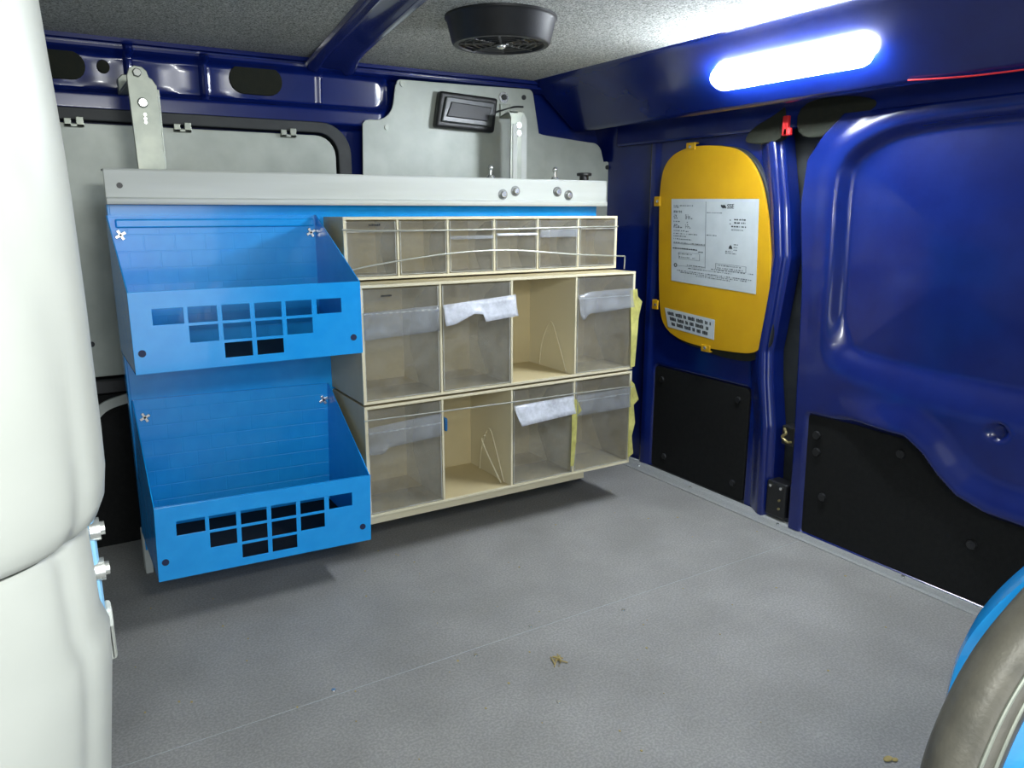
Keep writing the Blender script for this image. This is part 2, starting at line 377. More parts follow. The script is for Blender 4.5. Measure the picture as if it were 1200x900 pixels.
# ---- roof header over the rear doors
hp = [(0.571, CE), (0.580, 0.829), (0.588, 0.820), (0.694, 0.733), (0.702, 0.727), (0.711, 0.726), (0.722, 0.734), (0.735, 0.742), (0.83, 0.745), (0.86, 0.88), (0.571, 0.88)]
header = prism('trim_2', hp, 1, -1.55, 0.36, 'body', None, 0, True); struct(header, 'blue sloping roof header above the rear doors')
tb = bmesh.new(); add_box(tb, (0.782, -1.55, 0.690), (0.81, 0.30, 0.748)); obj('header_return', tb, 'body', header, 0.006)
for poly in (smooth_poly([(-0.105, 0.672), (-0.125, 0.698), (-0.19, 0.722), (-0.206, 0.735), (-0.206, 0.670), (-0.15, 0.666)], 2), smooth_poly([(-0.232, 0.735), (-0.33, 0.738), (-0.405, 0.720), (-0.365, 0.695), (-0.315, 0.668), (-0.232, 0.670)], 2)):
    prism('header_dark_patch', poly, 0, 0.780, 0.80, 'olive', header, 0.003)  # flat olive-black patches of irregular outline below the header
# ---- rear doors, pressed steel
def door1_fn(u, v):
    x = XR
    x -= 0.020*sm(-0.16, -0.175, u)*sm(-0.245, -0.226, u)*sm(0.74, 0.66, v)*(0.55+0.45*sm(0.10, 0.24, v))
    x -= 0.012*sm(0.150, 0.165, u)*sm(0.19, 0.182, u)
    x += 0.010*sm(0.010, -0.010, sdpoly((u, v), D1REC))
    return (x, u, v)
D1REC = rrect(-0.152, -0.12, 0.148, 0.172, 0.012, 3)
def e1(v):  # right hand edge of the narrow door leans as in the photograph
    pts = [(-0.09, -0.222), (0.104, -0.216), (0.20, -0.200), (0.26, -0.195), (0.35, -0.207), (0.45, -0.219), (0.55, -0.206), (0.70, -0.176), (0.80, -0.17)]
    for (a, p), (b, q) in zip(pts, pts[1:]):
        if a <= v <= b: return p+(q-p)*(v-a)/(b-a)
    return pts[-1][1]
def door1(u, v):
    s = (0.19-u)/(0.19+0.235); uu = 0.19-s*(0.19-(e1(v)-0.012))
    x = XR; dr = uu-e1(v)
    x -= 0.020*sm(0.055, 0.004, dr)
    x += 0.018*sm(0.001, -0.006, dr)
    x -= 0.006*sm(0.152, 0.170, uu)*sm(0.19, 0.180, uu)
    x += 0.012*sm(0.006, -0.008, sdpoly((uu, v), D1REC))
    return (x, uu, v)
d1 = obj('door_1', sheet(span(-0.235, 0.19, 0.0035), span(FL+0.004, 0.70, 0.005), door1, (0.03, 0, 0)), 'body', None, 0, True, sharp=85); struct(d1, 'narrow blue rear door carrying the yellow panel')
REC2 = smooth_poly([(-0.330, 0.60), (-0.336, 0.45), (-0.338, 0.33), (-0.345, 0.275), (-0.385, 0.252), (-0.45, 0.240), (-0.56, 0.228), (-0.80, 0.228), (-1.30, 0.23), (-1.30, 0.68), (-0.62, 0.685), (-0.44, 0.680), (-0.375, 0.655), (-0.345, 0.632)], 2)
BLK2 = [(-0.312, 0.152), (-0.315, 0.157), (-0.40, 0.160), (-0.515, 0.158), (-0.545, 0.140), (-0.575, 0.110), (-0.61, 0.084), (-0.66, 0.070), (-0.80, 0.064), (-1.30, 0.062), (-1.30, -0.0855), (-0.318, -0.0855)]
def e2(v):
    pts = [(-0.09, -0.283), (0.08, -0.281), (0.22, -0.275), (0.40, -0.268), (0.55, -0.250), (0.63, -0.256), (0.67, -0.285), (0.71, -0.33)]
    for (a, p), (b, q) in zip(pts, pts[1:]):
        if a <= v <= b: return p+(q-p)*(v-a)/(b-a)
    return pts[-1][1]
def door2(u, v):
    s = (-0.25-u)/(1.35-0.25); uu = e2(v)+0.012-s*(1.35+e2(v))
    x = XR; dl = e2(v)-uu
    x -= 0.022*sm(0.0, 0.009, dl)
    x += 0.016*sm(0.016, 0.0, dl+0.008)
    r = sdpoly((uu, v), REC2)
    w2 = sm(0.36, 0.24, v); x += 0.026*sm(0.004+0.016*w2, -0.018-0.045*w2, r)
    x -= 0.004*sm(0.030, 0.0, abs(r-0.014))*sm(0.26, 0.34, v)
    b = sdpoly((uu, v), BLK2)
    x -= 0.020*sm(0.065, 0.012, b)*sm(0.002, 0.012, b)*sm(-0.35, -0.50, uu)
    x += 0.012*sm(0.004, -0.006, b)
    if r < 0: x -= 0.012*sm(0, -0.2, r)               # skin bulges gently
    x += 0.010*sm(0.016, 0.010, math.hypot(uu+0.655, v-0.205))
    return (x, uu, v)
us = [-0.25-(1.10)*((k/190)**1.35) for k in range(191)]
d2 = obj('door_2', sheet(us, span(FL+0.004, 0.705, 0.004), door2, (0.03, 0, 0)), 'body', None, 0, True, sharp=85); struct(d2, 'wide blue rear door with a large pressed recess')
# door linings
p1 = prism('lining_panel', rrect(-0.150, -0.085, 0.146, 0.170, 0.010, 4), 0, XR+0.002, XR+0.013, 'lining', d1, 0.002)
p2 = prism('lining_panel', smooth_poly(BLK2[2:9], 0) if False else BLK2, 0, XR-0.016, XR+0.013, 'lining', d2, 0.003)
for y, z in ((-0.335, 0.118), (-0.338, 0.085), (-0.505, 0.128), (-0.36, 0.00), (-0.640, 0.012)):
    cyl('clip', (XR-0.020, y, z), (XR-0.015, y, z), 0.0075, 'black', d2, 0.009, 14)
for y, z in ((0.12, 0.14), (-0.12, 0.14), (0.10, -0.05), (-0.12, -0.05)):
    cyl('clip', (XR-0.002, y, z), (XR+0.003, y, z), 0.0065, 'black', d1, 0.008, 14)
# latch striker and hinge in the door gap
bm = bmesh.new(); add_box(bm, (XR-0.012, -0.282, 0.078), (XR+0.02, -0.250, 0.118)); lt = obj('latch', bm, 'black', d2, 0.003)
bm = bmesh.new()
add_tube(bm, curve([(XR-0.014, -0.276, 0.088), (XR-0.024, -0.274, 0.090), (XR-0.024, -0.262, 0.098), (XR-0.024, -0.270, 0.106), (XR-0.014, -0.258, 0.112)], 5), 0.0028, 8)
obj('striker', bm, 'brass', lt, 0, True)
bm = bmesh.new(); add_box(bm, (XR-0.016, -0.276, -0.080), (XR+0.02, -0.226, -0.004)); hg = obj('lock_case', bm, 'black', d1, 0.005)
for y in (-0.238, -0.264): cyl('screw', (XR-0.019, y, -0.014), (XR-0.014, y, -0.014), 0.0032, 'zinc', hg, n=10)
for z in (-0.040, -0.058): cyl('screw', (XR-0.019, -0.262, z), (XR-0.014, -0.262, z), 0.0025, 'brass', hg, n=10)
# ---- aluminium edge strip of the floor
bm = bmesh.new()
add_prism(bm, [(0.752, FL-0.002), (0.752, FL+0.0025), (0.759, FL+0.004), (0.766, FL+0.0025), (0.780, FL+0.0025), (0.786, FL+0.005), (0.7965, FL+0.005), (0.7965, FL-0.002)], 1, -1.55, 0.34)
t1 = obj('trim_1', bm, 'alu', None); struct(t1, 'ribbed aluminium strip edging the floor below the rear doors')
for y in (0.16, -0.02, -0.27, -0.54, -0.80): cyl('screw', (0.774, y, FL), (0.774, y, FL+0.0055), 0.004, 'zinc', t1, 0.003, 12)

# ---- white moulded bulkhead, near left
def bulk_lobe(zs, xe, R, left, ycen, flat=0.0):
    bm = bmesh.new(); rings = []
    for z, x in zip(zs, xe):
        ring = []
        for k in range(0, 33):
            a = -PI/2+PI/2*k/32
            Rg = R-0.0022*math.exp(-((a+0.62+max(0, z-0.48)*5.5)/0.10)**2)*sm(0.66, 0.60, z)    # moulded groove
            ring.append((x-R+Rg*math.cos(a), ycen+Rg*math.sin(a)*1.15))
        ring = [(left, ycen-R*1.15-0.012), ((left+x-R)/2, ycen-R*1.15-0.006)]+ring+[(x-0.004, ycen+0.03), (x-0.03, ycen+0.05), (left, ycen+0.05)]
        rings.append([bm.verts.new((p[0], p[1], z)) for p in ring])
    for A, B in zip(rings, rings[1:]):
        n = len(A)
        for i in range(n): bm.faces.new((A[i], A[(i+1)%n], B[(i+1)%n], B[i]))
    bm.faces.new(rings[0][::-1]); bm.faces.new(rings[-1]); return bm
XE = -0.4365
bulk = thing('wall_left', '', '', (-0.6, -0.85, FL)); del bulk['label'], bulk['category']; struct(bulk, 'white moulded bulkhead edge at the near left, blown out by the flash')
zs = [0.404, 0.4055, 0.409, 0.416, 0.428, 0.445, 0.50, 0.52, 0.54, 0.56, 0.58, 0.60, 0.62, 0.64, 0.70, CE]
xe = [-0.452, -0.446, -0.441, -0.438, -0.4365, -0.4362, -0.4362, -0.4364, -0.4366, -0.4370, -0.4378, -0.4388, -0.4396, -0.4402, -0.441, -0.444]
obj('upper_moulding', bulk_lobe(zs, xe, 0.055, -1.0, -0.85), 'white_body', bulk, 0, True)
zs = [FL, 0.10, 0.26, 0.30, 0.335, 0.352, 0.362, 0.398, 0.4035]
xe = [-0.470, -0.462, -0.4515, -0.447, -0.4432, -0.4425, -0.4455, -0.4465, -0.450]
obj('lower_moulding', bulk_lobe(zs, xe, 0.055, -1.0, -0.85), 'white_body', bulk, 0, True)
bm = bmesh.new(); add_box(bm, (-0.50, -0.842, 0.335), (-0.4435, -0.815, 0.402)); obj('side_bracket', bm, 'skyplast', bulk, 0.003)
for z in (0.392, 0.3715):
    bm = bmesh.new(); add_cyl(bm, (-0.460, -0.838, z), (-0.4395, -0.838, z), 0.0032, None, 12); add_cyl(bm, (-0.446, -0.838, z), (-0.4415, -0.838, z), 0.0055, None, 12)
    obj('bolt', bm, 'zinc', bulk, 0, True)
bm = bmesh.new(); add_box(bm, (-0.46, -0.83, 0.318), (-0.4405, -0.812, 0.338)); add_box(bm, (-0.444, -0.83, 0.318), (-0.4405, -0.818, 0.346)); obj('clip', bm, 'rail', bulk, 0.0015)

# ---- blue door pillar and its seal, near right
def nearpath(pts): return curve(pts, 8)
Lp = nearpath([(-0.10, -1.02, -0.085), (-0.045, -1.017, 0.09), (-0.014, -1.014, 0.181), (0.000, -1.011, 0.229), (0.012, -1.009, 0.263), (0.028, -1.012, 0.287), (0.057, -1.022, 0.314), (0.104, -1.042, 0.349), (0.18, -1.08, 0.40), (0.30, -1.13, 0.50), (0.44, -1.18, 0.65), (0.54, -1.21, 0.828)])
bm = bmesh.new(); rings = []
out = Vector((0.80, -0.52, -0.28)).normalized()
for p in Lp:
    ring = [p+Vector((0.032, 0.012, 0)), p+Vector((0.007, 0.004, 0)), p, p+out*0.006+Vector((-0.003, -0.006, 0.003)), p+out*0.02+Vector((-0.003, -0.010, 0.003)), p+out*0.10+Vector((0, -0.004, 0)), p+out*0.30+Vector((0, 0, 0)), p+out*0.30+Vector((0.012, 0.04, 0))]
    rings.append([bm.verts.new(q) for q in ring])
for A, B in zip(rings, rings[1:]):
    for i in range(len(A)): bm.faces.new((A[i], A[(i+1)%len(A)], B[(i+1)%len(A)], B[i]))
bm.faces.new(rings[0][::-1]); bm.faces.new(rings[-1])
pil = obj('trim_4', bm, M['tray'], None, 0, True); struct(pil, 'blue door pillar at the near right corner, flash brightness in its colour')  # lighter blue than the body paint; the flash's brightness is in its colour
bm = bmesh.new(); c = Vector((0.040, -1.0385, 0.2105)); a = Vector((0.83, -0.55, -0.03)).normalized(); b = Vector((-0.12, -0.2, 0.97)).normalized(); nn = a.cross(b)
poly = rrect(-0.010, -0.0055, 0.03, 0.0055, 0.005, 4)
A = [bm.verts.new(c+a*p[0]+b*p[1]+nn*-0.003) for p in poly]; B = [bm.verts.new(c+a*p[0]+b*p[1]+nn*0.003) for p in poly]
bm.faces.new(A); bm.faces.new(B[::-1])
for i in range(len(poly)): bm.faces.new((A[i], B[i], B[(i+1)%len(poly)], A[(i+1)%len(poly)]))
sl = obj('slot_cover', bm, 'black', pil)
sp = nearpath([(-0.115, -1.06, -0.088), (-0.075, -1.055, 0.13), (-0.057, -1.049, 0.222), (-0.042, -1.048, 0.259), (-0.022, -1.051, 0.293), (0.004, -1.059, 0.325), (0.034, -1.069, 0.355), (0.09, -1.09, 0.41), (0.20, -1.14, 0.50), (0.35, -1.20, 0.66), (0.45, -1.235, 0.828)])
door_seal = thing('door_seal', 'grey tubular door seal with added highlight streaks curving up the bottom right corner', 'seal', (-0.115, -1.06, FL))
bm = bmesh.new(); add_tube(bm, sp, 0.0178, 24); obj('tube', bm, 'sealgrey', door_seal, 0, True)
for off in ((-0.0105, -0.0135, 0.006), (-0.003, -0.0172, 0.0045)):
    bm = bmesh.new(); add_tube(bm, [p+Vector(off) for p in sp], 0.0012, 8); obj('highlight_streak', bm, 'galv', door_seal, 0, True)  # thin pale lines added as highlight streaks along the seal

# ================================================================== THINGS ON THE BACK WALL
# grey blanking panel over the side window, with its rubber surround and clips
wp = thing('window_blanking_panel', 'pale grey blanking panel with rounded corner filling the side window, behind the left bracket', 'panel', (-0.3, YB-0.03, 0.25))
YW = YB-0.034
poly = rrect(-0.80, 0.238, 0.090, 0.686, 0.040, 6)
prism('panel', poly, 1, YW, YW+0.006, 'sheet', wp, 0.001)
poly2 = rrect(-0.83, 0.212, 0.122, 0.712, 0.062, 8)
bm = bmesh.new()
oi = rrect(-0.805, 0.233, 0.095, 0.691, 0.042, 8)
A = [bm.verts.new((p[0], YW-0.004, p[1])) for p in oi]; B = [bm.verts.new((p[0], YW-0.004, p[1])) for p in poly2]
A2 = [bm.verts.new((p[0], YW+0.034, p[1])) for p in oi]; B2 = [bm.verts.new((p[0], YW+0.034, p[1])) for p in poly2]; n = len(oi)
for i in range(n):
    j = (i+1) % n
    bm.faces.new((A[i], A[j], B[j], B[i])); bm.faces.new((B[i], B[j], B2[j], B2[i])); bm.faces.new((A[j], A[i], A2[i], A2[j])); bm.faces.new((A2[i], B2[i], B2[j], A2[j]))
obj('rubber_surround', bm, 'rubber', wp, 0.002)
for x in (-0.374, -0.200, -0.006):
    bm = bmesh.new(); add_box(bm, (x-0.015, YW-0.010, 0.679), (x+0.015, YW+0.001, 0.684)); add_box(bm, (x-0.015, YW-0.010, 0.679), (x-0.004, YW-0.004, 0.693)); add_box(bm, (x+0.003, YW-0.010, 0.679), (x+0.015, YW-0.004, 0.696))
    obj('clip', bm, 'galv', wp, 0.001)
box('black_strip', (-0.80, YW-0.006, 0.205), (-0.30, YW+0.02, 0.232), 'black', wp, 0.003)
cyl('screw', (-0.388, YW-0.003, 0.30), (-0.388, YW+0.002, 0.30), 0.005, 'rubber', wp, n=12)

# grey shaped sheet panel on the right, carrying a lamp
sp_ = thing('side_panel', 'grey sheet metal panel with notched outline carrying the black lamp, in the rear corner', 'panel', (0.4, YB-0.006, 0.56))
def arc(cx, cz, r, a0, a1, n=6): return [(cx+r*math.cos(math.radians(a0+(a1-a0)*k/n)), cz+r*math.sin(math.radians(a0+(a1-a0)*k/n))) for k in range(n+1)]
outline = [(0.143, 0.50), (0.150, 0.714)]+[(0.156, 0.721), (0.166, 0.723)]+arc(0.178, 0.765, 0.042, -88, -10, 6)+[(0.226, 0.795)]+arc(0.238, 0.797, 0.010, 180, 90, 4)+[(0.40, 0.809), (0.545, 0.812)]+arc(0.556, 0.798, 0.014, 85, 0, 5)+[(0.586, 0.716), (0.60, 0.713), (0.735, 0.702)]+arc(0.745, 0.672, 0.030, 85, 10, 5)+[(0.781, 0.658)]+arc(0.790, 0.646, 0.013, 110, 0, 4)+[(0.797, 0.50)]
YP = YB-0.036
prism('sheet', outline, 1, YP, YP+0.004, 'sheet', sp_, 0.0008)
for x, z in ((0.241, 0.798), (0.203, 0.709), (0.543, 0.793), (0.792, 0.645)):
    cyl('screw', (x, YP-0.0025, z), (x, YP+0.001, z), 0.0055, 'galv' if x < 0.5 else 'rubber', sp_, n=14)
cyl('washer', (0.489, YP-0.002, 0.789), (0.489, YP+0.001, 0.789), 0.0125, 'zinc', sp_, n=20)
cyl('stud', (0.489, YP-0.006, 0.789), (0.489, YP-0.001, 0.789), 0.006, 'rubber', sp_, n=14)
# lamp
lamp = thing('courtesy_lamp', 'black rectangular interior lamp with smoked lens on the grey side panel', 'lamp', (0.386, YP, 0.75))
def slant(poly): return poly
def qrect(c, inset):   # slightly skewed rectangle of the lamp in x,z
    (x0, z0), (x1, z1), (x2, z2), (x3, z3) = c
    cx = sum(p[0] for p in c)/4; cz = sum(p[1] for p in c)/4
    q = []
    for x, z in c:
        dx, dz = x-cx, z-cz; q.append((cx+dx*(1-inset/abs(dx)), cz+dz*(1-inset/abs(dz))))
    return q
LC = [(0.307, 0.714), (0.320, 0.789), (0.463, 0.783), (0.453, 0.709)]
bm = bmesh.new(); add_prism(bm, qrect(LC, 0.0), 1, YP-0.022, YP-0.0002); obj('housing', bm, 'black', lamp, 0.006, False, False, 3)
bm = bmesh.new(); add_prism(bm, qrect(LC, 0.011), 1, YP-0.028, YP-0.020); obj('bezel', bm, 'lampgrey', lamp, 0.003)
bm = bmesh.new(); add_prism(bm, qrect(LC, 0.022), 1, YP-0.0305, YP-0.026); obj('lens', bm, 'black', lamp, 0.002)
bm = bmesh.new(); add_tube(bm, curve([(0.455, YP-0.004, 0.752), (0.48, YP-0.005, 0.760), (0.515, YP-0.004, 0.770), (0.54, YP-0.003, 0.772)], 5), 0.0022, 8); obj('lead', bm, 'rubber', lamp, 0, True)

# ================================================================== RACK
Y0 = 0.17
bp = thing('back_panel', 'tall blue steel backplate carrying the trays and clear bins', 'panel', (0.14, Y0+0.004, FL))
box('plate', (-0.349, Y0, -0.045), (0.628, Y0+0.004, 0.548), 'tray', bp, 0.001)
box('flange', (-0.351, Y0-0.002, -0.045), (-0.347, Y0+0.028, 0.548), 'tray', bp, 0.001)
for x in (-0.352, 0.45):
    box('foot', (x-0.002, Y0, FL), (x+0.010, Y0+0.030, -0.012), 'rail', bp, 0.001)

rail = thing('mounting_rail', 'long pale grey steel rail bolted across the top of the blue backplate', 'rail', (0.14, 0.16, 0.546))
bm = bmesh.new()
prof = [(0.1440, 0.548), (0.1425, 0.552), (0.1425, 0.557), (0.147, 0.559), (0.147, 0.600), (0.149, 0.603), (0.190, 0.603), (0.190, 0.600), (0.1525, 0.600), (0.1525, 0.5485)]
add_prism(bm, prof, 0, -0.352, 0.637)
obj('bar', bm, 'rail', rail, 0.0008)
bm = bmesh.new(); add_box(bm, (-0.30, 0.1525, 0.5485), (0.60, Y0, 0.554)); obj('return_lip', bm, 'rail', rail)
for x, z in ((0.369, 0.571), (0.399, 0.578), (0.504, 0.578), (0.533, 0.571)):
    bm = bmesh.new(); add_cyl(bm, (x, 0.1475, z), (x, 0.1455, z), 0.0105, None, 20); o = obj('washer', bm, 'boltsteel', rail, 0, True)
    bm = bmesh.new(); add_cyl(bm, (x, 0.1458, z), (x, 0.1390, z), 0.0068, 0.0062, 6); obj('bolt_head', bm, 'zinc', o, 0.0008)
bm = bmesh.new(); add_cyl(bm, (-0.331, 0.1478, 0.577), (-0.331, 0.1462, 0.577), 0.0045, None, 14); obj('hole', bm, 'black', rail)
for x in (0.353, 0.512):
    bm = bmesh.new(); add_cyl(bm, (x, 0.168, 0.602), (x, 0.168, 0.609), 0.010, 0.007, 16); add_cyl(bm, (x, 0.168, 0.607), (x, 0.168, 0.622), 0.0030, None, 12); add_ball(bm, (x, 0.168, 0.624), 0.0058)
    obj('ball_stud', bm, 'zinc', rail, 0, True)
bm = bmesh.new(); add_cyl(bm, (0.590, 0.168, 0.602), (0.590, 0.168, 0.615), 0.010, None, 18); add_cyl(bm, (0.590, 0.168, 0.613), (0.590, 0.168, 0.6195), 0.0165, None, 18)
obj('knob', bm, 'black', rail, 0.0015, True)

# left bracket: flat bar with a bent head bolted to the body
br = thing('wall_bracket', 'flat galvanised bracket with bent bolted head at the left end of the rail', 'bracket', (-0.275, 0.20, 0.603), 'galvanised brackets tying the rail to the van side')
bm = bmesh.new()
add_prism(bm, [(-0.296, 0.548), (-0.256, 0.548), (-0.257, 0.735), (-0.263, 0.745), (-0.268, 0.748), (-0.270, 0.757), (-0.277, 0.763), (-0.288, 0.764), (-0.296, 0.759), (-0.300, 0.748), (-0.300, 0.738)], 1, 0.1905, 0.196)
obj('bar', bm, 'galv', br, 0.001)
box('side_flange', (-0.2575, 0.1905, 0.56), (-0.254, 0.216, 0.730), 'galv', br, 0.001)
bm = bmesh.new(); add_box(bm, (-0.299, 0.196, 0.738), (-0.264, 0.330, 0.743)); add_prism(bm, [(-0.300, 0.738), (-0.264, 0.738), (-0.266, 0.762), (-0.275, 0.770), (-0.292, 0.770), (-0.300, 0.762)], 1, 0.330, 0.352)
obj('head', bm, 'galv', br, 0.0015)
bm = bmesh.new(); add_cyl(bm, (-0.285, 0.191, 0.753), (-0.285, 0.184, 0.753), 0.0075, 0.0068, 6); obj('head_bolt', bm, 'boltsteel', br, 0.001)
bm = bmesh.new(); add_cyl(bm, (-0.2805, 0.191, 0.708), (-0.2805, 0.186, 0.708), 0.0085, 0.006, 16); obj('bolt', bm, 'zinc', br, 0, True)
for z in (0.690, 0.684, 0.678): cyl('stud', (-0.279, 0.191, z), (-0.279, 0.1885, z), 0.0025, 'zinc', br, n=10)
# right bracket
br2 = thing('wall_bracket', 'angled galvanised bracket with two round bolts at the right of the rail', 'bracket', (0.475, 0.24, 0.603), 'galvanised brackets tying the rail to the van side')
bm = bmesh.new(); YK = 0.250
add_prism(bm, [(0.449, 0.58), (0.479, 0.58), (0.479, 0.733), (0.486, 0.748), (0.446, 0.748), (0.452, 0.735)], 1, YK, YK+0.004)
obj('bar', bm, 'galv', br2, 0.0008)
bm = bmesh.new(); add_prism(bm, [(0.480, 0.58), (0.503, 0.58), (0.503, 0.735), (0.492, 0.752), (0.480, 0.745)], 1, YK+0.016, YK+0.020); add_prism(bm, [(YK+0.003, 0.58), (YK+0.020, 0.58), (YK+0.020, 0.74), (YK+0.003, 0.735)], 0, 0.477, 0.481); obj('return', bm, 'rail', br2, 0.0008)  # paler than the bar; the flange's lit look is in its colour
box('face_strip', (0.4555, YK-0.002, 0.58), (0.4665, YK+0.001, 0.722), 'rail', br2, 0.0006)
for z in (0.7195, 0.7035): cyl('bolt', (0.4705, YK-0.004, z), (0.4705, YK+0.001, z), 0.0068, 'zinc', br2, n=16)
bm = bmesh.new()   # head arm running back to the panel stud
add_prism(bm, [(0.446, YK), (0.470, YK), (0.505, YP), (0.478, YP)], 2, 0.744, 0.748)
add_box(bm, (0.478, YP-0.006, 0.744), (0.505, YP-0.001, 0.775))
obj('head', bm, 'galv', br2, 0.0008)
bm = bmesh.new(); add_box(bm, (0.452, 0.188, 0.585), (0.50, YK+0.018, 0.589)); obj('base_arm', bm, 'galv', br2)

# ---- trays
HOLES = [(-0.325,-0.284,0),(-0.278,-0.238,0),(-0.231,-0.191,0),(-0.184,-0.144,0),(-0.137,-0.097,0),(-0.089,-0.049,0),
         (-0.278,-0.238,1),(-0.231,-0.191,1),(-0.184,-0.144,1),(-0.137,-0.097,1),(-0.231,-0.191,2),(-0.184,-0.144,2)]
def holed_plate(xs, zs, solid, y0, y1):
    bm = bmesh.new(); V = {}
    def g(i, j, y): 
        if (i, j, y) not in V: V[(i, j, y)] = bm.verts.new((xs[i], y, zs[j]))
        return V[(i, j, y)]
    nx, nz = len(xs)-1, len(zs)-1
    for i in range(nx):
        for j in range(nz):
            if not solid[i][j]: continue
            bm.faces.new((g(i,j,y0), g(i+1,j,y0), g(i+1,j+1,y0), g(i,j+1,y0))); bm.faces.new((g(i,j,y1), g(i,j+1,y1), g(i+1,j+1,y1), g(i+1,j,y1)))
            for di, dj, e in ((-1,0,((i,j),(i,j+1))), (1,0,((i+1,j+1),(i+1,j))), (0,-1,((i+1,j),(i,j))), (0,1,((i,j+1),(i+1,j+1)))):
                a, b = i+di, j+dj
                if 0 <= a < nx and 0 <= b < nz and solid[a][b]: continue
                bm.faces.new((g(*e[0],y0), g(*e[1],y0), g(*e[1],y1), g(*e[0],y1)))
    return bm
def tray(label, dz, back_top, tilt, tilty, rows, yf=-0.05):
    """dz shifts the whole tray; the top tray's front runs z .311 to .428"""
    xl, xr, zb, zt = -0.354, -0.016, 0.311+dz, 0.428+dz
    t = thing('tray', label, 'tray', ((xl+xr)/2, Y0, zb), 'blue steel trays')
    xs = sorted({xl, xr} | {h[0] for h in HOLES} | {h[1] for h in HOLES})
    zz = [z+dz for z in rows]
    zs = sorted({zb, zt} | set(zz))
    def issolid(i, j):
        cx = (xs[i]+xs[i+1])/2; cz = (zs[j]+zs[j+1])/2
        for a, b, r in HOLES:
            if a < cx < b and zz[2*r+1] < cz < zz[2*r]: return False
        return True
    sol = [[issolid(i, j) for j in range(len(zs)-1)] for i in range(len(xs)-1)]
    obj('front_panel', holed_plate(xs, zs, sol, yf, yf+0.0016), 'tray', t, 0.0004)
    box('base', (xl, yf+0.001, zb), (xr, Y0-0.001, zb+0.0016), 'tray', t)
    bt = back_top
    box('dark_base_sheet', (xl+0.003, yf+0.003, zb+0.0017), (xr-0.003, Y0-0.005, zb+0.0045), 'lining', t)  # dark sheet added over the base, darkens the view through the holes
    for x in (xl, xr-0.0016):
        prism('side_panel', [(yf+0.001, zb), (Y0-0.002, zb), (Y0-0.002, bt), (Y0-0.012, bt), (yf+0.001, zt)], 0, x, x+0.0016, 'tray', t)
    box('back_sheet', (xl+0.001, Y0-0.0035, zb), (xr-0.001, Y0-0.0015, bt), 'pressed', t)
    box('top_fold', (xl+0.012, Y0-0.008, bt-0.020), (xr-0.004, Y0-0.003, bt-0.006), 'tray', t, 0.0025) if back_top > 0.4 else None
    box('front_lip', (xl+0.002, yf+0.0012, zt-0.0028), (xr-0.002, yf+0.009, zt-0.001), 'tray', t, 0.0005)
    for x, z in ((xl+0.018, bt-0.031), (xr-0.010, bt-0.031)):
        bm = bmesh.new(); a = 0.5
        for k in range(2):
            d = Vector((math.cos(a+k*PI/2), 0, math.sin(a+k*PI/2))); n = Vector((-d.z, 0, d.x)); c = Vector((x, Y0-0.0045, z))
            q = [c-d*0.0088-n*0.0024, c+d*0.0088-n*0.0024, c+d*0.0088+n*0.0024, c-d*0.0088+n*0.0024]
            v = [bm.verts.new(p) for p in q]+[bm.verts.new(p+Vector((0, -0.003, 0))) for p in q]
            for f in ((0,1,2,3),(7,6,5,4),(0,4,5,1),(1,5,6,2),(2,6,7,3),(3,7,4,0)): bm.faces.new([v[i] for i in f])
        obj('cross_fixing', bm, 'zinc', t, 0.0006)
    for x, z in ((xl+0.011, zb+0.030), (xr-0.015, zb+0.027)):
        cyl('hole_plug', (x, yf-0.0006, z), (x, yf+0.001, z), 0.0052, 'black' if False else 'peg_dark', t, n=18)
    t.rotation_euler = (0, tilt, 0)
    return t
M['peg_dark'] = mat('dark_blue_plug', srgb(8, 30, 70), 0.6)
tray('upper of the two blue open-topped steel trays, just under the rail', 0.0, 0.531, 0.0, 0, [0.403, 0.380, 0.3755, 0.351, 0.3465, 0.324])
# the lower one hangs a little out of level
t2 = tray('lower of the two blue open-topped steel trays, hanging just above the floor', -0.325, 0.222, 0.030, 0, [0.403, 0.380, 0.3755, 0.351, 0.3465, 0.324])

